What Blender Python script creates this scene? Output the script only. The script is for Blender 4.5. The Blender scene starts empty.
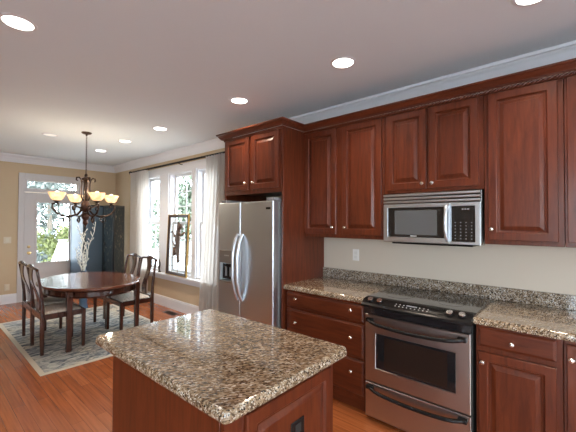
import bpy, bmesh, math, random
from mathutils import Vector, Matrix
random.seed(7)
sc = bpy.context.scene
COL = sc.collection
PI = math.pi

# ------------------------------------------------------------------ camera
cam_d = bpy.data.cameras.new('camera')
cam = bpy.data.objects.new('camera', cam_d); COL.objects.link(cam)
cam_d.sensor_width = 36.0; cam_d.lens = 36 * 333.4 / 576; cam_d.clip_start = 0.05; cam_d.clip_end = 200
_a, _b, _r = math.radians(48.425), math.radians(1.023), math.radians(0.223)
fw = Vector((math.sin(_a)*math.cos(_b), math.cos(_a)*math.cos(_b), math.sin(_b)))
rt = Vector((math.cos(_a), -math.sin(_a), 0)); up = rt.cross(fw)
rt2 = rt*math.cos(_r) + up*math.sin(_r); up2 = up*math.cos(_r) - rt*math.sin(_r)
mw = Matrix((rt2, up2, -fw)).transposed().to_4x4(); mw.translation = (-3.018, 0, 1.509)
cam.matrix_world = mw
sc.camera = cam

# ------------------------------------------------------------------ view / world / daylight
sc.view_settings.view_transform = 'Standard'; sc.view_settings.look = 'None'
sc.view_settings.gamma = 1.0; sc.view_settings.use_curve_mapping = False
sc.view_settings.exposure = 0.0
SKY = 13.5
CAN_W = 14.0
world = bpy.data.worlds.new('overcast_sky'); sc.world = world; world.use_nodes = True
wn = world.node_tree.nodes; wl = world.node_tree.links; wn.clear()
wo = wn.new('ShaderNodeOutputWorld'); wb = wn.new('ShaderNodeBackground')
tc = wn.new('ShaderNodeTexCoord'); sp = wn.new('ShaderNodeSeparateXYZ'); rp = wn.new('ShaderNodeValToRGB')
wl.new(tc.outputs['Generated'], sp.inputs[0]); wl.new(sp.outputs['Z'], rp.inputs[0])
rp.color_ramp.elements[0].position = 0.0; rp.color_ramp.elements[0].color = (0.87, 0.935, 1.0, 1)
rp.color_ramp.elements[1].position = 0.6; rp.color_ramp.elements[1].color = (0.80, 0.89, 1.0, 1)
wl.new(rp.outputs[0], wb.inputs[0]); wb.inputs[1].default_value = SKY; wl.new(wb.outputs[0], wo.inputs[0])

XL, YB, H, D = -6.2, -3.6, 2.731, 7.858      # room extents (right wall x=0)

def portal(name, loc, rot, sx, sy):
    l = bpy.data.lights.new(name, 'AREA'); l.shape = 'RECTANGLE'; l.size = sx; l.size_y = sy
    l.cycles.is_portal = True
    o = bpy.data.objects.new(name, l); COL.objects.link(o); o.location = loc; o.rotation_euler = rot
portal('portal_dining', (0.13, 5.26, 1.48), (0, PI/2, 0), 1.8, 2.3)
portal('portal_door', (-1.15, D+0.10, 1.28), (-PI/2, 0, 0), 0.6, 1.2)
portal('portal_transom', (-1.17, D+0.12, 2.2), (-PI/2, 0, 0), 0.85, 0.18)
LW_FILL = [(-3.2, -1.6), (-1.3, 0.3)]      # unseen left wall windows, added for fill daylight (y ranges)
BW_FILL = [(-5.2, -3.5), (-2.6, -0.9)]               # unseen back wall windows, added for fill daylight (x ranges)
for a, b in LW_FILL: portal('portal_left', (XL-0.1, (a+b)/2, 1.3), (0, -PI/2, 0), 2.2, b-a)
for a, b in BW_FILL: portal('portal_back', ((a+b)/2, YB-0.1, 1.3), (PI/2, 0, 0), b-a, 2.2)

# ------------------------------------------------------------------ mesh helpers
class MB:
    def __init__(s): s.bm = bmesh.new()
    def face(s, pts):
        return s.bm.faces.new([s.bm.verts.new(p) for p in pts])
    def box(s, x0, y0, z0, x1, y1, z1, bev=0.0, seg=2):
        vs = [s.bm.verts.new(p) for p in ((x0,y0,z0),(x1,y0,z0),(x1,y1,z0),(x0,y1,z0),(x0,y0,z1),(x1,y0,z1),(x1,y1,z1),(x0,y1,z1))]
        fs = [s.bm.faces.new([vs[i] for i in f]) for f in ((0,3,2,1),(4,5,6,7),(0,1,5,4),(1,2,6,5),(2,3,7,6),(3,0,4,7))]
        if bev > 0:
            es = list({e for f in fs for e in f.edges})
            bmesh.ops.bevel(s.bm, geom=es, offset=bev, segments=seg, profile=0.5, affect='EDGES')
        return s
    def loft(s, loops, cap=True, closed=True):
        L = [[s.bm.verts.new(p) for p in lp] for lp in loops]
        n = len(L[0])
        for a, b in zip(L, L[1:]):
            for i in range(n if closed else n-1):
                j = (i+1) % n
                s.bm.faces.new((a[i], a[j], b[j], b[i]))
        if cap and closed:
            s.bm.faces.new(L[0][::-1]); s.bm.faces.new(L[-1])
        return s
    def tube(s, pts, r, n=8, cap=True):
        pts = [Vector(p) for p in pts]
        rs = r if isinstance(r, (list, tuple)) else [r]*len(pts)
        loops = []; prev = None
        for i, p in enumerate(pts):
            t = (pts[min(i+1, len(pts)-1)] - pts[max(i-1, 0)]).normalized()
            if prev is None:
                ref = Vector((0,0,1)) if abs(t.z) < 0.9 else Vector((1,0,0))
                u = t.cross(ref).normalized()
            else:
                u = (prev - t*prev.dot(t)).normalized()
            prev = u; v = t.cross(u)
            loops.append([p + (u*math.cos(2*PI*k/n) + v*math.sin(2*PI*k/n))*rs[i] for k in range(n)])
        return s.loft(loops, cap)
    def lathe(s, prof, c=(0,0,0), n=20, axis='z'):
        loops = []
        for r, h in prof:
            lp = []
            for k in range(n):
                a = 2*PI*k/n; x, y = max(r, 1e-4)*math.cos(a), max(r, 1e-4)*math.sin(a)
                if axis == 'z': p = (c[0]+x, c[1]+y, c[2]+h)
                elif axis == '-x': p = (c[0]-h, c[1]+x, c[2]+y)
                else: p = (c[0]+x, c[1]-h, c[2]+y)
                lp.append(p)
            loops.append(lp)
        return s.loft(loops)
    def panel(s, f, u0, u1, v0, v1, prof):
        loops = [[f(u0+d, v0+d, w), f(u1-d, v0+d, w), f(u1-d, v1-d, w), f(u0+d, v1-d, w)] for d, w in prof]
        return s.loft(loops)
    def sweep(s, prof, path, closed=False):
        # prof: [(offset, z)], path: plan polyline, offset to the left-hand side of travel, mitred
        P = [Vector((p[0], p[1])) for p in path]; nrm = []
        for i in range(len(P)):
            d0 = (P[i]-P[i-1]).normalized() if i > 0 else None
            d1 = (P[i+1]-P[i]).normalized() if i < len(P)-1 else None
            n0 = Vector((-d0.y, d0.x)) if d0 else None; n1 = Vector((-d1.y, d1.x)) if d1 else None
            if n0 is None: m = n1
            elif n1 is None: m = n0
            else:
                m = (n0+n1).normalized(); m = m / m.dot(n0)
            nrm.append(m)
        loops = [[(p.x+n.x*o, p.y+n.y*o, z) for o, z in prof] for p, n in zip(P, nrm)]
        return s.loft(loops)

ROOT = {}
def obj(name, m, mat, parent=None, ang=38, label=None):
    bm = m.bm
    bmesh.ops.recalc_face_normals(bm, faces=bm.faces)
    me = bpy.data.meshes.new(name)
    off = ROOT.get(parent.name, Vector()) if parent else Vector()
    if off.length: bmesh.ops.translate(bm, verts=bm.verts, vec=-off)
    bm.to_mesh(me); bm.free()
    for p in me.polygons: p.use_smooth = True
    me.set_sharp_from_angle(angle=math.radians(ang))
    o = bpy.data.objects.new(name, me); COL.objects.link(o)
    me.materials.append(mat)
    wnm = o.modifiers.new('weighted_normals', 'WEIGHTED_NORMAL'); wnm.keep_sharp = True; wnm.weight = 100
    if parent: o.parent = parent; ROOT[o.name] = off
    if label: o['label'] = label
    return o
def thing(name, label, cat, loc=(0,0,0), group=None):
    o = bpy.data.objects.new(name, None); COL.objects.link(o); o.empty_display_size = 0.1
    o.location = loc; ROOT[o.name] = Vector(loc)
    return tag(o, label, cat, group)
def tag(o, label, cat, group=None):
    o['label'] = label; o['category'] = cat
    if group: o['group'] = group
    return o
def struct(name, m, mat, parent=None, ang=38):
    o = obj(name, m, mat, parent, ang); o['kind'] = 'structure'; return o
def dup(root, loc, rz=0.0, label=None):
    r = root.copy(); COL.objects.link(r); r.location = loc; r.rotation_euler = (0, 0, rz)
    if label: r['label'] = label
    for ch in list(root.children):
        c = ch.copy(); COL.objects.link(c); c.parent = r
        for g in list(ch.children):
            d = g.copy(); COL.objects.link(d); d.parent = c
    return r
def rrect(x0, x1, y0, y1, r, z, n=6):
    pts = []
    for cx, cy, a0 in ((x1-r, y1-r, 0), (x0+r, y1-r, 90), (x0+r, y0+r, 180), (x1-r, y0+r, 270)):
        for k in range(n+1):
            a = math.radians(a0 + 90*k/n); pts.append((cx+r*math.cos(a), cy+r*math.sin(a), z))
    return pts

# ------------------------------------------------------------------ materials
def nodes(name):
    m = bpy.data.materials.new(name); m.use_nodes = True
    nt = m.node_tree; return m, nt, nt.nodes['Principled BSDF'], nt.nodes, nt.links
def plain(name, col, rough=0.5, metal=0.0, coat=0.0, spec=None, bump=None):
    m, nt, b, N, L = nodes(name)
    b.inputs['Base Color'].default_value = (*col, 1); b.inputs['Roughness'].default_value = rough
    b.inputs['Metallic'].default_value = metal; b.inputs['Coat Weight'].default_value = coat
    b.inputs['Coat Roughness'].default_value = 0.1
    if spec is not None: b.inputs['Specular IOR Level'].default_value = spec
    if bump:
        t = N.new('ShaderNodeTexCoord'); n = N.new('ShaderNodeTexNoise'); n.inputs['Scale'].default_value = bump[0]; n.inputs['Detail'].default_value = 4
        bp = N.new('ShaderNodeBump'); bp.inputs['Strength'].default_value = bump[1]; bp.inputs['Distance'].default_value = 0.002
        L.new(t.outputs['Object'], n.inputs['Vector']); L.new(n.outputs['Fac'], bp.inputs['Height']); L.new(bp.outputs[0], b.inputs['Normal'])
    return m
def ramp(N, stops):
    r = N.new('ShaderNodeValToRGB'); e = r.color_ramp.elements
    e[0].position, e[0].color = stops[0][0], (*stops[0][1], 1)
    e[1].position, e[1].color = stops[-1][0], (*stops[-1][1], 1)
    for p, c in stops[1:-1]:
        k = e.new(p); k.color = (*c, 1)
    return r
def wood(name, c0, c1, scale, rough=0.35, coat=0.2, grain=(6, 6, 0.6)):
    m, nt, b, N, L = nodes(name)
    t = N.new('ShaderNodeTexCoord'); mp = N.new('ShaderNodeMapping'); mp.inputs['Scale'].default_value = grain
    n = N.new('ShaderNodeTexNoise'); n.inputs['Scale'].default_value = scale; n.inputs['Detail'].default_value = 6; n.inputs['Roughness'].default_value = 0.62; n.inputs['Distortion'].default_value = 0.6
    r = ramp(N, [(0.32, c0), (0.68, c1)])
    L.new(t.outputs['Object'], mp.inputs[0]); L.new(mp.outputs[0], n.inputs['Vector']); L.new(n.outputs['Fac'], r.inputs[0]); L.new(r.outputs[0], b.inputs['Base Color'])
    b.inputs['Roughness'].default_value = rough; b.inputs['Coat Weight'].default_value = coat; b.inputs['Coat Roughness'].default_value = 0.15
    b.inputs['Specular IOR Level'].default_value = 0.3
    return m
def granite(name, tint=(1, 1, 1), streak=(1.0, 1.0, 1.0)):
    m, nt, b, N, L = nodes(name)
    t = N.new('ShaderNodeTexCoord'); rm = N.new('ShaderNodeMapping'); rm.inputs['Rotation'].default_value = (0, 0, math.radians(40))
    mp = N.new('ShaderNodeMapping'); mp.inputs['Scale'].default_value = streak
    L.new(t.outputs['Object'], rm.inputs[0]); L.new(rm.outputs[0], mp.inputs[0])
    n1 = N.new('ShaderNodeTexNoise'); n1.inputs['Scale'].default_value = 80; n1.inputs['Detail'].default_value = 5; n1.inputs['Roughness'].default_value = 0.65; n1.inputs['Distortion'].default_value = 0.8
    k = lambda c: tuple(a*b for a, b in zip(c, tint))
    r1 = ramp(N, [(0.32, k((0.035, 0.024, 0.017))), (0.43, k((0.16, 0.105, 0.062))), (0.53, k((0.33, 0.24, 0.150))), (0.66, k((0.54, 0.45, 0.335)))])
    L.new(mp.outputs[0], n1.inputs['Vector']); L.new(n1.outputs['Fac'], r1.inputs[0])
    v = N.new('ShaderNodeTexVoronoi'); v.inputs['Scale'].default_value = 210; L.new(mp.outputs[0], v.inputs['Vector'])
    sx = N.new('ShaderNodeSeparateColor'); L.new(v.outputs['Color'], sx.inputs[0])
    g = N.new('ShaderNodeMath'); g.operation = 'GREATER_THAN'; g.inputs[1].default_value = 0.86; L.new(sx.outputs['Red'], g.inputs[0])
    mx = N.new('ShaderNodeMix'); mx.data_type = 'RGBA'; L.new(g.outputs[0], mx.inputs['Factor']); L.new(r1.outputs[0], mx.inputs[6]); mx.inputs[7].default_value = (0.018, 0.014, 0.012, 1)
    g2 = N.new('ShaderNodeMath'); g2.operation = 'GREATER_THAN'; g2.inputs[1].default_value = 0.88; L.new(sx.outputs['Green'], g2.inputs[0])
    mx2 = N.new('ShaderNodeMix'); mx2.data_type = 'RGBA'; L.new(g2.outputs[0], mx2.inputs['Factor']); L.new(mx.outputs[2], mx2.inputs[6]); mx2.inputs[7].default_value = (*k((0.62, 0.56, 0.47)), 1)
    nl = N.new('ShaderNodeTexNoise'); nl.inputs['Scale'].default_value = 16; nl.inputs['Detail'].default_value = 3; L.new(mp.outputs[0], nl.inputs['Vector'])
    rl = ramp(N, [(0.35, (0.78, 0.76, 0.74)), (0.65, (1.12, 1.12, 1.12))]); L.new(nl.outputs['Fac'], rl.inputs[0])
    ml = N.new('ShaderNodeMix'); ml.data_type = 'RGBA'; ml.blend_type = 'MULTIPLY'; ml.inputs['Factor'].default_value = 1.0; L.new(mx2.outputs[2], ml.inputs[6]); L.new(rl.outputs[0], ml.inputs[7])
    L.new(ml.outputs[2], b.inputs['Base Color']); b.inputs['Coat Weight'].default_value = 0.5; b.inputs['Coat Roughness'].default_value = 0.03
    b.inputs['Roughness'].default_value = 0.07; b.inputs['Specular IOR Level'].default_value = 0.5
    return m
def steel(name, col=(0.66, 0.705, 0.75), rough=0.32, axis=1, aniso=0.0):
    m, nt, b, N, L = nodes(name)
    t = N.new('ShaderNodeTexCoord'); mp = N.new('ShaderNodeMapping')
    s = [160, 160, 160]; s[axis] = 1.0; mp.inputs['Scale'].default_value = s
    n = N.new('ShaderNodeTexNoise'); n.inputs['Scale'].default_value = 1.0; n.inputs['Detail'].default_value = 3
    L.new(t.outputs['Object'], mp.inputs[0]); L.new(mp.outputs[0], n.inputs['Vector'])
    mr = N.new('ShaderNodeMapRange'); mr.inputs['To Min'].default_value = rough-0.02; mr.inputs['To Max'].default_value = rough+0.04
    L.new(n.outputs['Fac'], mr.inputs['Value']); L.new(mr.outputs[0], b.inputs['Roughness'])
    b.inputs['Base Color'].default_value = (*col, 1); b.inputs['Metallic'].default_value = 1.0
    return m
def glass(name, tint=(1, 1, 1)):
    m = bpy.data.materials.new(name); m.use_nodes = True; nt = m.node_tree; N, L = nt.nodes, nt.links; N.clear()
    o = N.new('ShaderNodeOutputMaterial'); mix = N.new('ShaderNodeMixShader'); tr = N.new('ShaderNodeBsdfTransparent'); gl = N.new('ShaderNodeBsdfGlossy'); fr = N.new('ShaderNodeFresnel')
    tr.inputs[0].default_value = (*tint, 1); gl.inputs['Roughness'].default_value = 0.02; fr.inputs[0].default_value = 1.25
    gm = N.new('ShaderNodeNewGeometry'); inv = N.new('ShaderNodeMath'); inv.operation = 'SUBTRACT'; inv.inputs[0].default_value = 1.0; L.new(gm.outputs['Backfacing'], inv.inputs[1])
    mu = N.new('ShaderNodeMath'); mu.operation = 'MULTIPLY'; L.new(fr.outputs[0], mu.inputs[0]); L.new(inv.outputs[0], mu.inputs[1])
    L.new(mu.outputs[0], mix.inputs[0]); L.new(tr.outputs[0], mix.inputs[1]); L.new(gl.outputs[0], mix.inputs[2]); L.new(mix.outputs[0], o.inputs[0])
    return m
def emit(name, col, s):
    m = bpy.data.materials.new(name); m.use_nodes = True; nt = m.node_tree; N, L = nt.nodes, nt.links; N.clear()
    o = N.new('ShaderNodeOutputMaterial'); e = N.new('ShaderNodeEmission'); e.inputs[0].default_value = (*col, 1); e.inputs[1].default_value = s; L.new(e.outputs[0], o.inputs[0])
    return m

CH0, CH1 = (0.070, 0.0135, 0.005), (0.136, 0.030, 0.0105)
cherry = wood('cherry_cabinet_vertical', CH0, CH1, 5.0, grain=(7, 7, 0.7))
cherry_h = wood('cherry_cabinet_horizontal', CH0, CH1, 5.0, grain=(7, 0.7, 7))
rosewood = wood('rosewood', (0.026, 0.009, 0.006), (0.066, 0.021, 0.012), 6.0, rough=0.2, coat=0.6, grain=(5, 5, 1.0))
tablewood = wood('rosewood_table', (0.075, 0.022, 0.012), (0.16, 0.055, 0.028), 4.0, rough=0.17, coat=0.6, grain=(6, 0.8, 6))
gran = granite('brown_granite', streak=(0.45, 1.4, 1.0))
gran_s = granite('granite_cool_lit', tint=(0.85, 0.92, 1.05))  # same granite, tinted cooler to paint in the cold window light
stain = steel('stainless_brushed'); stain_v = steel('stainless_brushed_dark', (0.40, 0.39, 0.385), 0.32)
stain_warm = steel('stainless_range', (0.50, 0.46, 0.44), 0.30)
chrome = plain('brushed_nickel', (0.75, 0.72, 0.68), 0.22, 1.0)
brass = plain('aged_brass', (0.62, 0.42, 0.18), 0.3, 1.0)
white = plain('white_trim_paint', (0.74, 0.74, 0.76), 0.4)
white_plastic = plain('white_plastic', (0.78, 0.77, 0.74), 0.4)
ceil_m = plain('ceiling_paint', (0.80, 0.86, 0.89), 0.9, bump=(60, 0.05))
paint = plain('tan_wall_paint', (0.560, 0.432, 0.285), 0.85, bump=(80, 0.06))
paint_k = plain('beige_kitchen_wall', (0.56, 0.487, 0.40), 0.8, bump=(80, 0.06))  # greyer than the dining wall colour
black_glass = plain('black_glass', (0.012, 0.012, 0.013), 0.06, 0, 0.5)
black_plastic = plain('black_plastic', (0.012, 0.011, 0.011), 0.25, spec=0.22)
dark_void = plain('dark_interior', (0.02, 0.018, 0.017), 0.6)
grey_plastic = plain('grey_plastic', (0.22, 0.225, 0.235), 0.4)
mark = plain('pale_print', (0.62, 0.63, 0.63), 0.5)
bronze = plain('oil_rubbed_bronze', (0.045, 0.024, 0.014), 0.32, 0.75)
copper = plain('copper_bronze', (0.075, 0.034, 0.022), 0.35, 0.5)
iron = plain('black_iron', (0.012, 0.010, 0.009), 0.6, spec=0.2)
gold = plain('antique_gold', (0.55, 0.36, 0.13), 0.35, 0.85)
pane_m = glass('window_glass', (0.97, 0.99, 0.99))
lamp_on = emit('lamp_lens', (1.0, 0.95, 0.86), 9.0)
lamp_dim = emit('lamp_lens_dim', (1.0, 0.93, 0.84), 1.0)
bulb_m = emit('bulb', (1.0, 0.86, 0.62), 7.0)

def floor_mat():
    m, nt, b, N, L = nodes('cherry_floor_planks')
    t = N.new('ShaderNodeTexCoord'); sx = N.new('ShaderNodeSeparateXYZ'); cb = N.new('ShaderNodeCombineXYZ')
    L.new(t.outputs['Object'], sx.inputs[0]); L.new(sx.outputs['Y'], cb.inputs['X']); L.new(sx.outputs['X'], cb.inputs['Y'])
    br = N.new('ShaderNodeTexBrick'); br.offset = 0.37; br.inputs['Scale'].default_value = 1.0; br.inputs['Brick Width'].default_value = 0.95; br.inputs['Row Height'].default_value = 0.082
    br.inputs['Mortar Size'].default_value = 0.0016; br.inputs['Mortar Smooth'].default_value = 0.3; br.inputs['Bias'].default_value = 0.0
    br.inputs['Color1'].default_value = (0.30, 0.082, 0.024, 1); br.inputs['Color2'].default_value = (0.40, 0.125, 0.040, 1); br.inputs['Mortar'].default_value = (0.13, 0.034, 0.012, 1)
    L.new(cb.outputs[0], br.inputs['Vector'])
    mp = N.new('ShaderNodeMapping'); mp.inputs['Scale'].default_value = (1.2, 26, 1); L.new(cb.outputs[0], mp.inputs[0])
    n = N.new('ShaderNodeTexNoise'); n.inputs['Scale'].default_value = 2.0; n.inputs['Detail'].default_value = 6; L.new(mp.outputs[0], n.inputs['Vector'])
    r = ramp(N, [(0.3, (0.72, 0.68, 0.64)), (0.7, (1.15, 1.12, 1.1))]); L.new(n.outputs['Fac'], r.inputs[0])
    mx = N.new('ShaderNodeMix'); mx.data_type = 'RGBA'; mx.blend_type = 'MULTIPLY'; mx.inputs['Factor'].default_value = 1.0
    L.new(br.outputs['Color'], mx.inputs[6]); L.new(r.outputs[0], mx.inputs[7]); L.new(mx.outputs[2], b.inputs['Base Color'])
    b.inputs['Roughness'].default_value = 0.27; b.inputs['Coat Weight'].default_value = 0.2; b.inputs['Coat Roughness'].default_value = 0.2
    return m
def rug_mat():
    m, nt, b, N, L = nodes('distressed_rug_weave')
    t = N.new('ShaderNodeTexCoord')
    mp = N.new('ShaderNodeMapping'); mp.inputs['Scale'].default_value = (1.0, 2.2, 1.0); L.new(t.outputs['Object'], mp.inputs[0])
    n = N.new('ShaderNodeTexNoise'); n.inputs['Scale'].default_value = 6.5; n.inputs['Detail'].default_value = 7; n.inputs['Roughness'].default_value = 0.7; n.inputs['Distortion'].default_value = 1.2; L.new(mp.outputs[0], n.inputs['Vector'])
    r = ramp(N, [(0.38, (0.055, 0.060, 0.072)), (0.465, (0.19, 0.19, 0.19)), (0.528, (0.42, 0.385, 0.32)), (0.66, (0.58, 0.53, 0.44))]); L.new(n.outputs['Fac'], r.inputs[0])
    n2 = N.new('ShaderNodeTexNoise'); n2.inputs['Scale'].default_value = 2.3; L.new(t.outputs['Object'], n2.inputs['Vector'])
    r2 = ramp(N, [(0.42, (0.86, 0.94, 1.03)), (0.58, (1.05, 1.0, 0.92))]); L.new(n2.outputs['Fac'], r2.inputs[0])
    mx = N.new('ShaderNodeMix'); mx.data_type = 'RGBA'; mx.blend_type = 'MULTIPLY'; mx.inputs['Factor'].default_value = 1.0; L.new(r.outputs[0], mx.inputs[6]); L.new(r2.outputs[0], mx.inputs[7])
    sx = N.new('ShaderNodeSeparateXYZ'); L.new(t.outputs['Object'], sx.inputs[0])
    def mth(op, a, b_):
        k = N.new('ShaderNodeMath'); k.operation = op
        for i, v in enumerate((a, b_)):
            if isinstance(v, float): k.inputs[i].default_value = v
            else: L.new(v, k.inputs[i])
        return k.outputs[0]
    ex = mth('ABSOLUTE', mth('SUBTRACT', sx.outputs['X'], -1.3725), 0.0); ey = mth('ABSOLUTE', mth('SUBTRACT', sx.outputs['Y'], 5.1775), 0.0)
    edge = mth('MAXIMUM', mth('SUBTRACT', ex, 0.7975), mth('SUBTRACT', ey, 1.2225))
    band = mth('GREATER_THAN', edge, -0.045)
    mb = N.new('ShaderNodeMix'); mb.data_type = 'RGBA'; L.new(band, mb.inputs['Factor']); L.new(mx.outputs[2], mb.inputs[6]); mb.inputs[7].default_value = (0.52, 0.46, 0.37, 1)
    L.new(mb.outputs[2], b.inputs['Base Color']); b.inputs['Roughness'].default_value = 0.95
    return m
def sheer_mat():
    m = bpy.data.materials.new('sheer_white_fabric'); m.use_nodes = True; nt = m.node_tree; N, L = nt.nodes, nt.links; N.clear()
    o = N.new('ShaderNodeOutputMaterial'); d = N.new('ShaderNodeBsdfDiffuse'); t = N.new('ShaderNodeBsdfTranslucent'); x = N.new('ShaderNodeMixShader')
    d.inputs[0].default_value = (0.80, 0.765, 0.73, 1); t.inputs[0].default_value = (0.80, 0.76, 0.71, 1); x.inputs[0].default_value = 0.30
    L.new(d.outputs[0], x.inputs[1]); L.new(t.outputs[0], x.inputs[2])
    tr = N.new('ShaderNodeBsdfTransparent'); x2 = N.new('ShaderNodeMixShader'); x2.inputs[0].default_value = 0.05
    L.new(x.outputs[0], x2.inputs[1]); L.new(tr.outputs[0], x2.inputs[2]); L.new(x2.outputs[0], o.inputs[0])
    return m
def shade_mat():
    m = bpy.data.materials.new('amber_lamp_glass'); m.use_nodes = True; nt = m.node_tree; N, L = nt.nodes, nt.links; N.clear()
    o = N.new('ShaderNodeOutputMaterial'); d = N.new('ShaderNodeBsdfDiffuse'); t = N.new('ShaderNodeBsdfTranslucent'); x = N.new('ShaderNodeMixShader'); e = N.new('ShaderNodeEmission'); ad = N.new('ShaderNodeAddShader')
    tc_ = N.new('ShaderNodeTexCoord'); n = N.new('ShaderNodeTexNoise'); n.inputs['Scale'].default_value = 22; L.new(tc_.outputs['Object'], n.inputs['Vector'])
    r = ramp(N, [(0.35, (0.74, 0.53, 0.34)), (0.65, (0.90, 0.78, 0.60))]); L.new(n.outputs['Fac'], r.inputs[0])
    for k in (d, t, e): L.new(r.outputs[0], k.inputs[0])
    x.inputs[0].default_value = 0.6; e.inputs[1].default_value = 0.35
    L.new(d.outputs[0], x.inputs[1]); L.new(t.outputs[0], x.inputs[2]); L.new(x.outputs[0], ad.inputs[0]); L.new(e.outputs[0], ad.inputs[1]); L.new(ad.outputs[0], o.inputs[0])
    return m
def leaf_mat(name, c0, c1):
    m, nt, b, N, L = nodes(name)
    t = N.new('ShaderNodeTexCoord'); n = N.new('ShaderNodeTexNoise'); n.inputs['Scale'].default_value = 2.5; n.inputs['Detail'].default_value = 5
    r = ramp(N, [(0.35, c0), (0.65, c1)]); L.new(t.outputs['Object'], n.inputs['Vector']); L.new(n.outputs['Fac'], r.inputs[0]); L.new(r.outputs[0], b.inputs['Base Color'])
    b.inputs['Roughness'].default_value = 0.7
    return m
def lacquer_mat():
    m, nt, b, N, L = nodes('dark_floral_lacquer')
    t = N.new('ShaderNodeTexCoord'); v = N.new('ShaderNodeTexNoise'); v.inputs['Scale'].default_value = 9; v.inputs['Detail'].default_value = 4; v.inputs['Distortion'].default_value = 2.2; L.new(t.outputs['Object'], v.inputs['Vector'])
    r = ramp(N, [(0.0, (0.042, 0.068, 0.090)), (0.57, (0.055, 0.082, 0.10)), (0.64, (0.13, 0.15, 0.13)), (0.74, (0.36, 0.35, 0.30))]); L.new(v.outputs['Fac'], r.inputs[0])
    L.new(r.outputs[0], b.inputs['Base Color']); b.inputs['Roughness'].default_value = 0.22; b.inputs['Coat Weight'].default_value = 0.4
    return m
def seat_mat():
    m, nt, b, N, L = nodes('patterned_seat_fabric')
    t = N.new('ShaderNodeTexCoord'); v = N.new('ShaderNodeTexVoronoi'); v.inputs['Scale'].default_value = 42; L.new(t.outputs['Object'], v.inputs['Vector'])
    r = ramp(N, [(0.15, (0.40, 0.31, 0.24)), (0.6, (0.60, 0.52, 0.44))]); L.new(v.outputs['Distance'], r.inputs[0]); L.new(r.outputs[0], b.inputs['Base Color']); b.inputs['Roughness'].default_value = 0.85
    return m
floor_m, rug_m, sheer, shade_m, lacquer, seat_m = floor_mat(), rug_mat(), sheer_mat(), shade_mat(), lacquer_mat(), seat_mat()
leafA = leaf_mat('oak_leaves', (0.055, 0.068, 0.056), (0.145, 0.16, 0.14))
leafC = leaf_mat('pale_leaves', (0.075, 0.105, 0.06), (0.20, 0.235, 0.165))
leafB = leaf_mat('lime_leaves', (0.075, 0.092, 0.016), (0.14, 0.155, 0.05))
bark = plain('bark', (0.16, 0.13, 0.10), 0.9)
bounce_paving = plain('pale_bounce_ground', (0.52, 0.545, 0.57), 0.95)  # outdoor ground made pale to bounce daylight up to the ceiling
deck_m = plain('pale_deck', (0.55, 0.55, 0.53), 0.8)

# ------------------------------------------------------------------ the room
T = 0.14
struct('floor', MB().box(XL, YB, -0.05, 0, D, 0), floor_m)
struct('ceiling', MB().box(XL, YB, H, 0, D, H+0.05), ceil_m)
def wall_with_holes(name, axis, const, a0, a1, holes, mat, out):
    # axis 'x': wall plane at x=const spanning y; 'y': plane y=const spanning x. out=+1/-1 outward direction
    m = MB(); t0, t1 = sorted((const, const+out*T))
    cuts = sorted({a0, a1, *[h[0] for h in holes], *[h[1] for h in holes]})
    for c0, c1 in zip(cuts, cuts[1:]):
        zs = [(0, H)]
        for h in holes:
            if h[0] <= c0+1e-6 and h[1] >= c1-1e-6:
                zs = [z for p in zs for z in ((p[0], min(p[1], h[2])), (max(p[0], h[3]), p[1])) if z[1]-z[0] > 1e-4]
        for z0, z1 in zs:
            if axis == 'x': m.box(t0, c0, z0, t1, c1, z1)
            else: m.box(c0, t0, z0, c1, t1, z1)
    return struct(name, m, mat)
WIN = [(5.80, 6.44), (4.74, 5.50), (4.02, 4.64)]   # dining windows: rough openings in y
WZ0, WZ1 = 0.60, 2.37
wall_with_holes('wall_right_dining', 'x', 0, 3.07, D+T, [(a, b, WZ0, WZ1) for a, b in WIN], paint, 1)
wall_with_holes('wall_right_kitchen', 'x', 0, YB-T, 3.07, [], paint_k, 1)
wall_with_holes('wall_far', 'y', D, XL-T, 0, [(-1.625, -0.715, 0, 2.06), (-1.60, -0.74, 2.12, 2.285)], paint, 1)
wall_with_holes('wall_left', 'x', XL, YB, D, [(a, b, 0.20, 2.40) for a, b in LW_FILL], paint, -1)
wall_with_holes('wall_back', 'y', YB, XL-T, 0, [(a, b, 0.20, 2.40) for a, b in BW_FILL], paint, -1)

# ceiling crown, baseboards
cprof = [(0, 2.590), (0.012, 2.590), (0.014, 2.606), (0.024, 2.612), (0.030, 2.640), (0.050, 2.672), (0.074, 2.690), (0.078, 2.704), (0.092, 2.708), (0.095, 2.730), (0, 2.730)]
struct('trim_1', MB().sweep(cprof, [(-0.001, YB+0.1), (-0.001, D-0.001), (XL+0.001, D-0.001), (XL+0.001, YB+0.1)]), white)
bprof = [(0, 0), (0.016, 0), (0.016, 0.135), (0.012, 0.150), (0.008, 0.172), (0, 0.174)]
struct('baseboard_right', MB().sweep(bprof, [(-0.001, 3.12), (-0.001, D-0.02)]), white)
struct('baseboard_far', MB().sweep(bprof, [(-0.02, D-0.001), (-0.64, D-0.001)]), white)
struct('baseboard_far_left', MB().sweep(bprof, [(-1.70, D-0.001), (XL+0.02, D-0.001)]), white)

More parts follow.
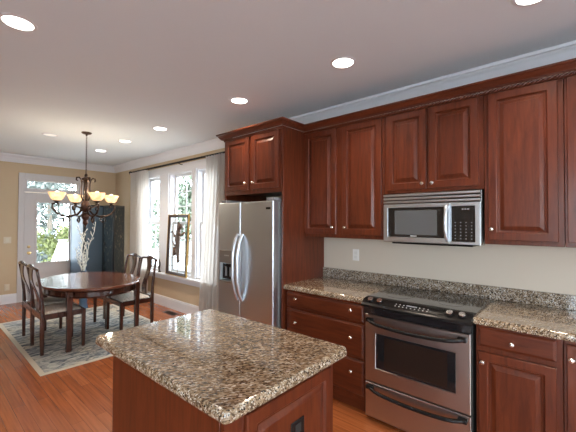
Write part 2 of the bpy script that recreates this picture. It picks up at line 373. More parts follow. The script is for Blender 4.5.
# dining windows: three double hung units, mulled into one casing
def sash_window(idx, y0, y1, x, z0, z1, nx, nz, sgn=1, axis='x', mat=white, upper_grid=True):
    def bx(m, a0, b0, c0, a1, b1, c1):   # a depth, b along, c height
        if axis == 'x': m.box(min(a0,a1), b0, c0, max(a0,a1), b1, c1, 0.003, 1)
        else: m.box(b0, min(a0,a1), c0, b1, max(a0,a1), c1, 0.003, 1)
    f = MB(); d0, d1 = x, x+sgn*(T-0.002)
    bx(f, d0, y0, z0, d1, y0+0.03, z1); bx(f, d0, y1-0.03, z0, d1, y1, z1); bx(f, d0, y0+0.03, z0, d1, y1-0.03, z0+0.03); bx(f, d0, y0+0.03, z1-0.03, d1, y1-0.03, z1)
    w = struct('window_%d' % idx, f, mat)
    zm = (z0+z1)/2
    for nm, za, zb, dx in (('lower_sash', z0+0.031, zm+0.02, 0.055), ('upper_sash', zm-0.02, z1-0.031, 0.096)):
        s = MB(); a0, a1 = x+sgn*dx, x+sgn*(dx+0.035); ya, yb = y0+0.031, y1-0.031; fr = 0.045
        bx(s, a0, ya, za, a1, ya+fr, zb); bx(s, a0, yb-fr, za, a1, yb, zb); bx(s, a0, ya+fr, za, a1, yb-fr, za+fr); bx(s, a0, ya+fr, zb-fr, a1, yb-fr, zb)
        so = obj(nm, s, mat, w)
        g = MB(); am = x+sgn*(dx+0.0175)
        for k in range(1, nx):
            yy = ya+fr+(yb-ya-2*fr)*k/nx; bx(g, am-0.008, yy-0.009, za+fr, am+0.008, yy+0.009, zb-fr)
        for k in range(1, nz):
            zz = za+fr+(zb-za-2*fr)*k/nz; bx(g, am-0.0075, ya+fr, zz-0.009, am+0.0075, yb-fr, zz+0.009)
        if nx*nz > 1: obj('muntins', g, mat, so)
        p = MB(); bx(p, am-0.002, ya+fr-0.005, za+fr-0.005, am+0.002, yb-fr+0.005, zb-fr+0.005)
        obj('pane', p, pane_m, so)
    return w
for i, (a, b) in enumerate(WIN): sash_window(i+1, a+0.001, b-0.001, 0.001, WZ0+0.001, WZ1-0.001, 2, 3)
c = MB()
c.box(-0.022, 3.93, WZ1-0.01, -0.001, 6.53, WZ1+0.09, 0.004)                      # head casing
c.box(-0.032, 3.91, WZ1+0.09, -0.001, 6.55, WZ1+0.112, 0.004)
for a, b in ((6.43, 6.53), (5.49, 5.81), (4.63, 4.75), (3.93, 4.03)): c.box(-0.022, a, WZ0, -0.001, b, WZ1-0.01, 0.004)
struct('trim_2', c, white)
struct('trim_3', MB().box(-0.095, 3.90, 0.568, -0.0005, 6.56, 0.598, 0.006).box(-0.022, 3.93, 0.478, -0.001, 6.53, 0.567, 0.005), white)   # stool and apron
k = 4  # the sashes below fill the unseen windows added for daylight
for a, b in LW_FILL:
    sash_window(k, a+0.001, b-0.001, XL-0.001, 0.201, 2.399, 2, 3, -1); k += 1
for a, b in BW_FILL:
    sash_window(k, a+0.001, b-0.001, YB-0.001, 0.201, 2.399, 2, 3, -1, 'y'); k += 1

# far door with transom
c = MB()
c.box(-1.715, D-0.022, 0, -1.625, D-0.001, 2.41, 0.004); c.box(-0.715, D-0.022, 0, -0.625, D-0.001, 2.41, 0.004)
c.box(-1.625, D-0.022, 2.285, -0.715, D-0.001, 2.41, 0.004); c.box(-1.625, D-0.020, 2.06, -0.715, D-0.001, 2.12, 0.004)
c.box(-1.625, D-0.018, 2.12, -1.60, D-0.001, 2.285); c.box(-0.74, D-0.018, 2.12, -0.715, D-0.001, 2.285)
door_paint = plain('backlit_door_paint', (0.55, 0.52, 0.515), 0.4)  # trim white greyed, the backlit shade put into the colour
struct('trim_4', c, door_paint)
tr = MB().box(-1.599, D+0.03, 2.121, -0.741, D+0.06, 2.135).box(-1.599, D+0.03, 2.27, -0.741, D+0.06, 2.284).box(-1.599, D+0.03, 2.135, -1.58, D+0.06, 2.27).box(-0.76, D+0.03, 2.135, -0.741, D+0.06, 2.27)
w = struct('window_9', tr, door_paint)
obj('pane', MB().box(-1.58, D+0.043, 2.135, -0.76, D+0.047, 2.27), pane_m, w)
dm = MB(); y0, y1 = D+0.004, D+0.048
dx0, dx1, gx0, gx1, gz0, gz1 = -1.620, -0.720, -1.435, -0.885, 0.70, 1.875
dm.box(dx0, y0, 0.012, gx0, y1, 2.052, 0.002, 1); dm.box(gx1, y0, 0.012, dx1, y1, 2.052, 0.002, 1)
dm.box(gx0, y0, 0.012, gx1, y1, gz0); dm.box(gx0, y0, gz1, gx1, y1, 2.052)
door = struct('door_1', dm, door_paint)
f = MB()
for a in ((gx0-0.02, gz0-0.02, gx0+0.012, gz1+0.02), (gx1-0.012, gz0-0.02, gx1+0.02, gz1+0.02), (gx0+0.012, gz0-0.02, gx1-0.012, gz0+0.012), (gx0+0.012, gz1-0.012, gx1-0.012, gz1+0.02)):
    f.box(a[0], D-0.006, a[1], a[2], D+0.003, a[3], 0.003, 1)
obj('glass_bead', f, door_paint, door)
obj('pane', MB().box(gx0, D+0.024, gz0, gx1, D+0.028, gz1), pane_m, door)
f = lambda u, v, w_: (u, D+0.003-w_, v)
obj('bottom_panel', MB().panel(f, gx0, gx1, 0.20, 0.60, [(0, 0), (0, 0.004), (0.015, 0.009), (0.03, 0.004), (0.08, 0.010)]), door_paint, door)
hb = MB().lathe([(0.028, 0), (0.028, 0.006), (0.012, 0.010), (0.012, 0.035), (0.027, 0.045), (0.030, 0.058), (0.020, 0.070), (0.0, 0.072)], (-1.545, D+0.003, 0.905), 14, '-y')
obj('door_knob', hb, brass, door)
obj('deadbolt', MB().lathe([(0.026, 0), (0.026, 0.010), (0.016, 0.016), (0.016, 0.022), (0, 0.024)], (-1.545, D+0.003, 1.02), 14, '-y'), brass, door)

# ------------------------------------------------------------------ recessed ceiling lights
lights = [
 (-2.604, 2.597, 1.0, 'largest lit recessed ceiling light, top left above the island side'),
 (-0.848, 1.368, 1.0, 'lit recessed ceiling light out from the cabinets over the microwave'),
 (-0.848, 2.586, 1.0, 'lit recessed ceiling light just out from the cabinet over the refrigerator'),
 (-0.870, 4.159, 1.0, 'lit recessed ceiling light nearest in front of the curtain rod'),
 (-0.885, 5.213, 1.0, 'middle lit recessed ceiling light right of the chandelier chain'),
 (-0.870, 6.240, 1.0, 'farthest lit recessed ceiling light close beside the chandelier chain'),
 (-1.740, 5.640, 0.3, 'dim recessed ceiling light left of the chandelier canopy'),
 (-0.830, 0.190, 1.0, 'lit recessed ceiling light cut by the top edge of the picture'),
]
for x, y, p, lb in lights:
    t = thing('recessed_light', lb, 'ceiling light', (x, y, H), 'recessed ceiling lights')
    obj('trim_ring', MB().lathe([(0.078, -0.0025), (0.080, -0.006), (0.096, -0.004), (0.099, -0.0005), (0.078, -0.0005)], (x, y, H), 28), white, t)
    obj('lens', MB().lathe([(0.0, -0.004), (0.077, -0.004), (0.077, -0.0005), (0, -0.0005)], (x, y, H), 28), lamp_on if p > 0.5 else lamp_dim, t)
    l = bpy.data.lights.new('can_lamp', 'SPOT'); l.energy = CAN_W*p*4; l.color = (1.0, 0.84, 0.66); l.spot_size = math.radians(125); l.spot_blend = 0.8; l.shadow_soft_size = 0.07
    o = bpy.data.objects.new('can_lamp', l); COL.objects.link(o); o.location = (0, 0, -0.02); o.parent = t

# ------------------------------------------------------------------ kitchen cabinets
DOOR = [(0, 0), (0, 0.016), (0.003, 0.020), (0.050, 0.020), (0.053, 0.0175), (0.058, 0.0060), (0.068, 0.0050), (0.071, 0.0085), (0.093, 0.0170), (0.0945, 0.0190), (0.098, 0.0190)]
DRAW = [(0, 0), (0, 0.010), (0.004, 0.013), (0.012, 0.0185), (0.016, 0.020)]
def fx(X): return lambda u, v, w: (X-w, u, v)
KNOB = [(0.009, 0), (0.006, 0.004), (0.005, 0.012), (0.012, 0.017), (0.0145, 0.022), (0.011, 0.027), (0, 0.0285)]
def door_part(t, X, y0, y1, z0, z1, knob=None, prof=DOOR, name='door', mat=None):
    d = obj(name, MB().panel(fx(X), y0, y1, z0, z1, prof), mat or cherry, t, 25)
    for kk in (knob or []):
        obj('knob', MB().lathe(KNOB, (X-0.0185, kk[0], kk[1]), 12, '-x'), chrome, d)
    return d
UX = -0.345                      # face of the upper cabinets
def upper(y0, y1, z0, z1, label, doors):
    t = thing('upper_cabinet', label, 'cabinet', (-0.17, (y0+y1)/2, z0))
    m = MB().box(UX+0.018, y0, z0+0.02, -0.002, y1, z1)
    obj('carcass', m, cherry, t)
    fr = MB(); fr.box(UX, y0, z0, UX+0.0175, y1, z1, 0.0015, 1)
    obj('face_frame', fr, cherry, t)
    for d in doors: door_part(t, UX-0.0005, *d)
    return t
ZT = 2.432
upper(1.272, 2.137, 1.360, ZT, 'cherry two door wall cabinet between refrigerator panel and microwave', [(1.752, 2.147-0.012, 1.395, 2.405, [(1.785, 1.46)]), (1.292, 1.682, 1.395, 2.405, [(1.650, 1.46)])])
upper(0.524, 1.269, 1.748, ZT, 'short cherry two door wall cabinet directly above the microwave', [(0.918, 1.242, 1.775, 2.405, [(0.945, 1.815)]), (0.556, 0.899, 1.775, 2.405, [(0.870, 1.815)])])
upper(0.088, 0.521, 1.360, ZT, 'tall single door cherry wall cabinet right of the microwave', [(0.116, 0.496, 1.390, 2.405, [(0.474, 1.465)])])
upper(-0.75, 0.085, 1.360, ZT, 'cherry wall cabinet at the right edge of the picture', [(-0.330, 0.073, 1.390, 2.405, [(-0.300, 1.465)]), (-0.735, -0.345, 1.390, 2.405, [(-0.375, 1.465)])])
# refrigerator surround
t = thing('refrigerator_cabinet', 'cherry two door cabinet above the stainless refrigerator', 'cabinet', (-0.33, 2.6, 1.81))
FX = -0.672
obj('carcass', MB().box(FX+0.018, 2.168, 1.83, -0.002, 3.045, ZT), cherry, t)
obj('face_frame', MB().box(FX, 2.168, 1.80, FX+0.0175, 3.045, ZT, 0.0015, 1), cherry, t)
door_part(t, FX-0.0005, 2.625, 3.012, 1.845, 2.405, [(2.66, 1.915)])
door_part(t, FX-0.0005, 2.192, 2.580, 1.845, 2.405, [(2.545, 1.915)])
tag(obj('end_panel', MB().box(FX, 2.142, 0.0, -0.002, 2.165, ZT, 0.0015, 1), cherry), 'tall cherry panel closing the right side of the refrigerator', 'cabinet panel')
tag(obj('end_panel', MB().box(FX+0.02, 3.048, 0.0, -0.002, 3.066, ZT, 0.0015, 1), cherry), 'cherry panel on the window side of the refrigerator', 'cabinet panel')
# cabinet crown with rope moulding
t = thing('cabinet_crown', 'long cherry crown moulding running along the top of the wall cabinets', 'moulding', (-0.35, 1.5, ZT))
kp = [(0, 2.4325), (0.010, 2.4325), (0.010, 2.440), (0.017, 2.441), (0.017, 2.446), (0.024, 2.452), (0.032, 2.464), (0.036, 2.472), (0.044, 2.474), (0.050, 2.480), (0.050, 2.491), (0, 2.491)]
path = [(-0.003, 3.068), (FX-0.022, 3.068), (FX-0.022, 2.140), (UX-0.022, 2.140), (UX-0.022, -0.75)]
obj('cornice', MB().sweep([(-o, z) for o, z in kp], path), cherry_h, t)
m = MB(); cell = 0.027
for i in range(int(2.88/cell)):
    y = 2.13 - cell*i
    m.tube([(UX-0.020, y+0.004, 2.4085), (UX-0.026, y-0.012, 2.4185), (UX-0.024, y-0.026, 2.4285)], [0.005, 0.0075, 0.005], 6)
obj('rope_moulding', m, cherry_h, t)
obj('frieze', MB().box(UX-0.016, -0.75, 2.4085, UX-0.0012, 2.139, 2.432).box(FX-0.016, 2.142, 2.4085, FX-0.0012, 3.045, 2.432), cherry_h, t)

# base cabinets
BX = -0.630
def base(y0, y1, label, fronts, x=BX):
    t = thing('base_cabinet', label, 'cabinet', (-0.3, (y0+y1)/2, 0))
    obj('carcass', MB().box(BX+0.018, y0, 0.10, -0.002, y1, 0.868), cherry, t)
    obj('face_frame', MB().box(BX, y0, 0.10, BX+0.0175, y1, 0.870, 0.0015, 1), cherry, t)
    obj('toe_kick', MB().box(BX+0.030, y0+0.002, 0.0, BX+0.05, y1-0.002, 0.099), cherry_h, t)
    for f in fronts: door_part(t, BX-0.0005, *f)
base(1.296, 2.140, 'cherry base cabinet of three wide drawers between refrigerator and range', [
  (1.305, 2.120, 0.715, 0.848, [(2.0, 0.798), (1.415, 0.798)], DRAW, 'drawer', cherry_h),
  (1.305, 2.120, 0.428, 0.693, [(2.0, 0.580), (1.415, 0.580)], DRAW, 'drawer', cherry_h),
  (1.305, 2.120, 0.135, 0.408, [(2.0, 0.310), (1.412, 0.310)], DRAW, 'drawer', cherry_h)])
base(0.092, 0.518, 'cherry base cabinet with one drawer over a door, right of the range', [
  (0.120, 0.503, 0.738, 0.858, [(0.324, 0.790)], DRAW, 'drawer', cherry_h),
  (0.120, 0.503, 0.135, 0.706, [(0.478, 0.645)])])
base(-0.75, 0.089, 'cherry base cabinet with full height doors at the right picture edge', [
  (-0.330, 0.076, 0.135, 0.850, [(0.055, 0.772)]), (-0.735, -0.345, 0.135, 0.850, [(-0.715, 0.772)])])
# worktops
CT = [(0.008, 0.8715), (0.002, 0.874), (0, 0.880), (0, 0.896), (0.003, 0.904), (0.008, 0.910), (0.015, 0.9135), (0.022, 0.914)]
def worktop(y0, y1, label):
    loops = [[(-0.664+d, y0, z), (-0.664+d, y1, z), (-0.004, y1, z), (-0.004, y0, z)] for d, z in CT]
    return tag(obj('countertop', MB().loft(loops), gran), label, 'countertop')
worktop(1.2935, 2.1405, 'polished brown granite worktop between refrigerator panel and range')
worktop(-0.75, 0.5265, 'polished brown granite worktop to the right of the range')
tag(obj('backsplash', MB().box(-0.028, -0.75, 0.9155, -0.002, 2.1405, 1.016, 0.003), gran_s), 'low speckled granite upstand along the wall behind range and worktops', 'backsplash')

# ------------------------------------------------------------------ range
RY0, RY1 = 0.531, 1.289
t = thing('range', 'slide in stainless electric range with black glass cooktop', 'stove', (-0.35, 0.91, 0))
obj('body', MB().box(-0.640, RY0+0.004, 0.03, -0.032, RY1-0.004, 0.900), dark_void, t)
ck = MB(); lp = [rrect(-0.600+d, -0.034-d, RY0-0.008+d, RY1+0.006-d, 0.01, z) for d, z in ((0.002, 0.9155), (0, 0.919), (0, 0.924), (0.004, 0.927))]
ctop = obj('cooktop', ck.loft(lp), black_glass, t)
burner_m = plain('burner_print', (0.05, 0.05, 0.05), 0.2)
for bx_, by, br in ((-0.20, 0.72, 0.105), (-0.20, 1.10, 0.085), (-0.43, 0.72, 0.085), (-0.43, 1.10, 0.105)):
    obj('burner_ring', MB().tube([(bx_+br*math.cos(2*PI*k/40), by+br*math.sin(2*PI*k/40), 0.9272) for k in range(41)], 0.0007, 4), burner_m, ctop)
# control panel: sloping black front
cp = MB()
sec = [(-0.600, 0.9265), (-0.655, 0.921), (-0.700, 0.896), (-0.712, 0.882), (-0.712, 0.868), (-0.690, 0.860), (-0.642, 0.860), (-0.642, 0.902), (-0.601, 0.912)]
loops = []
for i in range(13):
    u = i/12; y = RY0-0.002 + (RY1-RY0+0.002)*u; bow = 0.016*(1-(2*u-1)**2)
    loops.append([(x - (bow if x < -0.66 else 0), y, z) for x, z in sec])
panel = obj('control_panel', cp.loft(loops), black_plastic, t)
def onp(y, s): # point on sloping face, s 0..1 down the slope
    u = (y-RY0)/(RY1-RY0); bow = 0.016*(1-(2*u-1)**2)
    return Vector((-0.655-s*(0.045+bow), y, 0.921-0.025*s))
nrm = Vector((-0.025, 0, 0.055)).normalized()
for ky in (1.225, 1.150, 0.660, 0.585):
    p = onp(ky, 0.45); m = MB()
    m.tube([p, p+nrm*0.004], 0.029, 18); m.tube([p+nrm*0.004, p+nrm*0.016, p+nrm*0.020], [0.024, 0.022, 0.017], 18)
    kb = obj('control_knob', m, black_plastic, t)
    r = MB(); r.tube([p+nrm*0.0165, p+nrm*0.0168, p+nrm*0.0215, p+nrm*0.0217], [0.018, 0.0205, 0.0195, 0.010], 18); obj('knob_cap', r, chrome, kb)
m = MB()
for i in range(9):
    for j in range(2):
        if 3 <= i <= 5 and j == 0: continue
        p = onp(0.80+0.028*i, 0.30+0.35*j) + nrm*0.0012
        m.tube([p, p+nrm*0.0006], 0.0055, 8)
obj('touch_keys', m, plain('panel_print', (0.30, 0.30, 0.30), 0.5), panel)
p = onp(0.912, 0.30); m = MB(); m.tube([p+Vector((0, -0.036, 0))+nrm*0.001, p+Vector((0, 0.036, 0))+nrm*0.001], 0.006, 6); obj('clock_display', m, grey_plastic, panel)
# oven door
def slab_with_hole(X0, X1, y0, y1, z0, z1, hy0, hy1, hz0, hz1):
    m = MB()
    m.box(X0, y0, z0, X1, hy0, z1, 0.002, 1); m.box(X0, hy1, z0, X1, y1, z1, 0.002, 1)
    m.box(X0, hy0-0.001, z0, X1, hy1+0.001, hz0, 0.002, 1); m.box(X0, hy0-0.001, hz1, X1, hy1+0.001, z1, 0.002, 1)
    return m
f_ = fx(-0.645)
dp = MB()
O1 = [(RY0+0.010, RY1-0.016, 0.298, 0.800)]
dloops = []
for d, w in ((0, 0), (0, 0.032), (0.004, 0.036), (0.0841, 0.036), (0.0845, 0.030)):
    pass
y0, y1, z0, z1 = RY0+0.008, RY1-0.018, 0.298, 0.803
hy0, hy1, hz0, hz1 = 0.622, 1.187, 0.405, 0.672
for a, w in (((y0, y1, z0, z1), 0), ((y0, y1, z0, z1), 0.032), ((y0+0.004, y1-0.004, z0+0.004, z1-0.004), 0.036), ((hy0, hy1, hz0, hz1), 0.036), ((hy0+0.004, hy1-0.004, hz0+0.004, hz1-0.004), 0.030)):
    dloops.append([f_(a[0], a[2], w), f_(a[1], a[2], w), f_(a[1], a[3], w), f_(a[0], a[3], w)])
od = obj('oven_door', dp.loft(dloops), stain_warm, t)
win = obj('oven_window', MB().box(-0.6775, hy0+0.005, hz0+0.005, -0.6745, hy1-0.005, hz1-0.005), black_glass, od)
obj('window_screen', MB().box(-0.6785, hy0+0.055, hz0+0.02, -0.6778, hy1-0.070, hz1-0.02), plain('oven_tint', (0.022, 0.013, 0.010), 0.08), win)
def bow_handle(y0, y1, z, X, drop, out=0.05):
    pts, rs = [], []
    n = 18
    for i in range(n+1):
        u = i/n; e = 1-(2*u-1)**2
        pts.append((X - 0.012 - out*min(1, e*2.2), y0+(y1-y0)*u, z - drop*e)); rs.append(0.0135 if 0 < i < n else 0.010)
    m = MB().tube(pts, rs, 10)
    m.box(X-0.030, y0-0.005, z-0.016, X-0.0005, y0+0.05, z+0.014, 0.006); m.box(X-0.030, y1-0.05, z-0.016, X-0.0005, y1+0.005, z+0.014, 0.006)
    return m
obj('oven_handle', bow_handle(0.560, 1.248, 0.768, -0.681, 0.026), black_plastic, od)
obj('vent_strip', MB().box(-0.676, RY0+0.006, 0.806, -0.645, RY1-0.006, 0.857, 0.002, 1), black_glass, t)
dr = obj('storage_drawer', MB().panel(fx(-0.645), RY0+0.008, RY1-0.018, 0.030, 0.288, [(0, 0), (0, 0.032), (0.004, 0.036)]), stain_warm, t)
obj('drawer_handle', bow_handle(0.560, 1.248, 0.262, -0.681, 0.028, 0.035), black_plastic, dr)

# ------------------------------------------------------------------ microwave over the range
MY0, MY1, MZ0, MZ1 = 0.538, 1.264, 1.345, 1.744
t = thing('microwave', 'stainless over the range microwave hung under the short cabinet', 'microwave', (-0.2, 0.9, MZ0))
obj('body', MB().box(-0.352, MY0, MZ0+0.006, -0.004, MY1, MZ1, 0.003), stain_v, t)
obj('underside', MB().box(-0.345, MY0+0.06, MZ0-0.012, -0.03, MY1-0.06, MZ0+0.005, 0.004), black_plastic, t)
v = MB()
for i in range(3):
    z = 1.664+0.027*i; v.loft([[(-0.353, MY0+0.002, z), (-0.380, MY0+0.002, z+0.002), (-0.383, MY0+0.002, z+0.006), (-0.383, MY0+0.002, z+0.017), (-0.378, MY0+0.002, z+0.0205), (-0.353, MY0+0.002, z+0.021)], [(-0.353, MY1-0.002, z), (-0.380, MY1-0.002, z+0.002), (-0.383, MY1-0.002, z+0.006), (-0.383, MY1-0.002, z+0.017), (-0.378, MY1-0.002, z+0.0205), (-0.353, MY1-0.002, z+0.021)]])
obj('vent_grille', v, stain, t)
obj('grille_backing', MB().box(-0.3565, MY0+0.004, 1.660, -0.3525, MY1-0.004, 1.742), black_plastic, t)
# door (left) and control panel (right)
f_ = fx(-0.353)
def framed(y0, y1, z0, z1, hy0, hy1, hz0, hz1, th):
    L = []
    for a, w in (((y0, y1, z0, z1), 0), ((y0, y1, z0, z1), th-0.005), ((y0+0.004, y1-0.004, z0+0.004, z1-0.004), th), ((hy0, hy1, hz0, hz1), th), ((hy0+0.003, hy1-0.003, hz0+0.003, hz1-0.003), th-0.006)):
        L.append([f_(a[0], a[2], w), f_(a[1], a[2], w), f_(a[1], a[3], w), f_(a[0], a[3], w)])
    return MB().loft(L)
md = obj('microwave_door', framed(0.738, MY1-0.001, 1.349, 1.657, 0.780, 1.226, 1.388, 1.630, 0.030), stain, t)
wn_ = obj('door_window', MB().box(-0.3785, 0.783, 1.391, -0.3772, 1.223, 1.627), black_glass, md)
obj('window_screen', MB().box(-0.3796, 0.832, 1.412, -0.3788, 1.165, 1.605), plain('micro_mesh', (0.10, 0.105, 0.11), 0.12), wn_)
obj('badge', MB().box(-0.3806, 0.985, 1.398, -0.3799, 1.035, 1.405), mark, wn_)
pts = [(-0.385, 0.758, 1.632), (-0.405, 0.760, 1.612), (-0.417, 0.762, 1.56), (-0.421, 0.762, 1.505), (-0.417, 0.762, 1.45), (-0.405, 0.760, 1.395), (-0.385, 0.758, 1.372)]
obj('door_handle', MB().tube(pts, 0.012, 10), stain, md)
cpn = obj('control_panel', framed(MY0+0.001, 0.736, 1.349, 1.657, 0.572, 0.733, 1.368, 1.632, 0.030), stain, t)
key_m = plain('key_print', (0.20, 0.20, 0.20), 0.5)
kp_ = obj('keypad', MB().box(-0.3785, 0.575, 1.371, -0.3772, 0.730, 1.629), black_glass, cpn)
for i in range(4):
    for j in range(6):
        y = 0.596+0.036*i; z = 1.392+0.0235*j
        obj('button', MB().box(-0.3796, y-0.004, z-0.003, -0.3787, y+0.004, z+0.003), key_m, kp_)
m = MB()
for i in range(3): m.box(-0.3796, 0.612+0.018*i, 1.602, -0.3787, 0.624+0.018*i, 1.612)
obj('clock_digits', m, key_m, kp_)

# ------------------------------------------------------------------ refrigerator
GY0, GY1, GM = 2.190, 3.034, 2.664
t = thing('refrigerator', 'stainless side by side refrigerator with ice dispenser in its left door', 'refrigerator', (-0.4, 2.6, 0))
obj('case', MB().box(-0.685, GY0+0.004, 0.02, -0.03, GY1-0.004, 1.715, 0.004), grey_plastic, t)
for a in (GY0+0.015, GY1-0.10): obj('hinge_cover', MB().box(-0.735, a, 1.7165, -0.40, a+0.085, 1.745, 0.006), grey_plastic, t)
def fdoor(y0, y1, hole=None):
    X0 = -0.690; n = 10
    m = MB(); L = []
    prof = [(0, 0), (0, 0.058), (0.004, 0.066), (0.012, 0.071)]
    for d, w in prof: L.append([(X0-w, y0+d, 0.075+d), (X0-w, y1-d, 0.075+d), (X0-w, y1-d, 1.712-d), (X0-w, y0+d, 1.712-d)])
    if hole:
        a, b, c_, d_ = hole
        L.append([(X0-0.0712, a, c_), (X0-0.0712, b, c_), (X0-0.0712, b, d_), (X0-0.0712, a, d_)])
        L.append([(X0-0.030, a+0.01, c_+0.01), (X0-0.030, b-0.01, c_+0.01), (X0-0.030, b-0.01, d_-0.01), (X0-0.030, a+0.01, d_-0.01)])
    return m.loft(L)
rd = obj('freezer_door', fdoor(GM+0.003, GY1, (2.770, 2.995, 0.875, 1.065)), stain, t)
ld = obj('fridge_door', fdoor(GY0, GM-0.003), stain, t)
# dispenser
dsp = obj('dispenser_panel', MB().box(-0.7660, 2.760, 1.066, -0.7618, 3.005, 1.200, 0.0015, 1), stain_v, rd)
obj('dispenser_recess', MB().box(-0.735, 2.784, 0.890, -0.7215, 2.982, 1.052), black_plastic, rd)
for a in (2.83, 2.905): obj('dispenser_paddle', MB().box(-0.742, a, 0.92, -0.7355, a+0.03, 1.02, 0.003), grey_plastic, rd)
obj('dispenser_tray', MB().box(-0.7655, 2.760, 0.855, -0.7618, 3.005, 0.874, 0.0015, 1), stain_v, rd)
obj('dispenser_buttons', MB().box(-0.7675, 2.84, 1.14, -0.7662, 2.92, 1.152), mark, dsp)
def fhandle(y):
    pts, rs = [], []
    for i in range(17):
        u = i/16; e = 1-(2*u-1)**2
        pts.append((-0.763-0.066*min(1, e*1.15)**0.8, y, 0.70+0.68*u)); rs.append(0.016)
    return MB().tube(pts, rs, 10)
obj('handle', fhandle(GM+0.036), stain, rd)
obj('handle', fhandle(GM-0.036), stain, ld)
obj('badge', MB().box(-0.7630, 2.225, 1.630, -0.7615, 2.285, 1.650), black_plastic, ld)
obj('base_grille', MB().box(-0.700, GY0+0.01, 0.0, -0.690, GY1-0.01, 0.068, 0.002, 1), black_plastic, t)

# ------------------------------------------------------------------ island
IX0, IX1, IY0, IY1 = -2.372, -1.630, 0.842, 1.917
bx0, bx1, by0, by1 = -2.350, -1.706, 0.876, 1.732
isl = t = thing('kitchen_island', 'freestanding cherry island cabinet in the foreground', 'kitchen island', ((bx0+bx1)/2, 1.3, 0))
obj('body', MB().box(bx0+0.006, by0+0.02, 0.10, bx1-0.006, by1-0.004, 0.868), cherry, t)
obj('side_panel', MB().box(bx0, by0+0.024, 0.0, bx0+0.0055, by1, 0.870, 0.001, 1), cherry, t)
obj('side_panel', MB().box(bx1-0.0055, by0+0.024, 0.10, bx1, by1, 0.870, 0.001, 1), cherry, t)
obj('toe_kick', MB().box(bx0+0.05, by0+0.03, 0, bx1-0.05, by1-0.03, 0.099), dark_void, t)
p = MB().box(bx0, by0, 0.0, bx0+0.080, by0+0.0195, 0.870, 0.003)
for i in range(3):
    x = bx0+0.024+0.016*i; p.tube([(x, by0-0.0005, 0.08), (x, by0-0.0005, 0.80)], 0.004, 6)
obj('corner_post', p, cherry, t)
obj('end_frame', MB().box(bx0+0.0805, by0+0.004, 0.0, bx1, by0+0.0195, 0.870, 0.002, 1), cherry, t)
fy = lambda u, v, w: (u, by0+0.0035-w, v)
pan = obj('end_panel', MB().panel(fy, bx0+0.090, bx1-0.035, 0.10, 0.850, [(0, 0), (0, 0.012), (0.004, 0.016), (0.045, 0.016), (0.050, 0.013), (0.056, 0.005), (0.063, 0.004), (0.085, 0.013), (0.088, 0.013)]), cherry, t, 25)
lv = [(0.008, 0.8715), (0.002, 0.874), (0, 0.879), (0, 0.893), (0.0025, 0.897), (0.0035, 0.904), (0.006, 0.9095), (0.009, 0.9125), (0.0125, 0.9138), (0.016, 0.914)]
itop = tag(obj('island_countertop', MB().loft([rrect(IX0+d, IX1-d, IY0+d, IY1-d, 0.022-d*0.8, z, 8) for d, z in lv]), gran), 'polished speckled brown granite top of the island in the foreground', 'countertop')
t = thing('outlet', 'black electrical outlet on the end panel of the island', 'outlet', (-1.99, by0-0.01, 0.66))
oy = by0-0.0098
obj('cover_plate', MB().box(-2.030, oy-0.005, 0.598, -1.948, oy, 0.718, 0.002, 1), black_plastic, t)
m = MB()
for zc in (0.630, 0.686): m.box(-2.007, oy-0.0075, zc-0.018, -1.971, oy-0.0052, zc+0.018, 0.001, 1)
obj('socket', m, dark_void, t)

# the island stands very slightly turned from the wall line
iout = t; PV = Vector((-2.001, 1.380, 0)); IR = math.radians(0.9); IM = Matrix.Rotation(IR, 3, 'Z')
for o in (isl, iout, itop):
    o.location = PV + IM @ (Vector(o.location) - PV); o.rotation_euler = (0, 0, IR)
# wall plates
tan_plate = plain('almond_plastic', (0.64, 0.56, 0.43), 0.4)
def plate(name, label, cat, f, sw, pm=white_plastic):
    t = thing(name, label, cat, f(0, 0, 0))
    obj('cover_plate', MB().panel(f, -0.036, 0.036, -0.058, 0.058, [(0, 0.0005), (0, 0.003), (0.004, 0.006)]), pm, t)
    m = MB()
    if sw: m.panel(f, -0.016, 0.016, -0.034, 0.034, [(0, 0.0062), (0.001, 0.0085)])
    else:
        m.panel(f, -0.017, 0.017, 0.006, 0.036, [(0, 0.0062), (0.002, 0.0080)]); m.panel(f, -0.017, 0.017, -0.036, -0.006, [(0, 0.0062), (0.002, 0.0080)])
    obj('rocker' if sw else 'socket', m, plain('plate_insert', (0.66, 0.60, 0.48) if pm is tan_plate else (0.70, 0.69, 0.66), 0.4), t)
plate('outlet', 'white outlet on the kitchen wall between backsplash and wall cabinet', 'outlet', lambda u, v, w: (-0.0005-w, 1.745+u, 1.175+v), False)
plate('light_switch', 'pale light switch plate on the tan wall left of the glass door', 'light switch', lambda u, v, w: (-1.860+u*1.5, D-0.0005-w, 1.158+v), True, tan_plate)
plate('outlet', 'white outlet low on the tan wall left of the glass door', 'outlet', lambda u, v, w: (-1.855+u, D-0.0005-w, 0.300+v), False, tan_plate)
t = thing('floor_vent', 'small dark floor register by the baseboard under the window', 'vent', (-0.17, 5.10, 0))
obj('frame', MB().box(-0.225, 4.95, 0.0005, -0.115, 5.27, 0.004, 0.001, 1), bronze, t)
m = MB()
for i in range(12): m.box(-0.210, 4.972+0.0235*i, 0.0042, -0.130, 4.982+0.0235*i, 0.006)
obj('louvres', m, bronze, t)

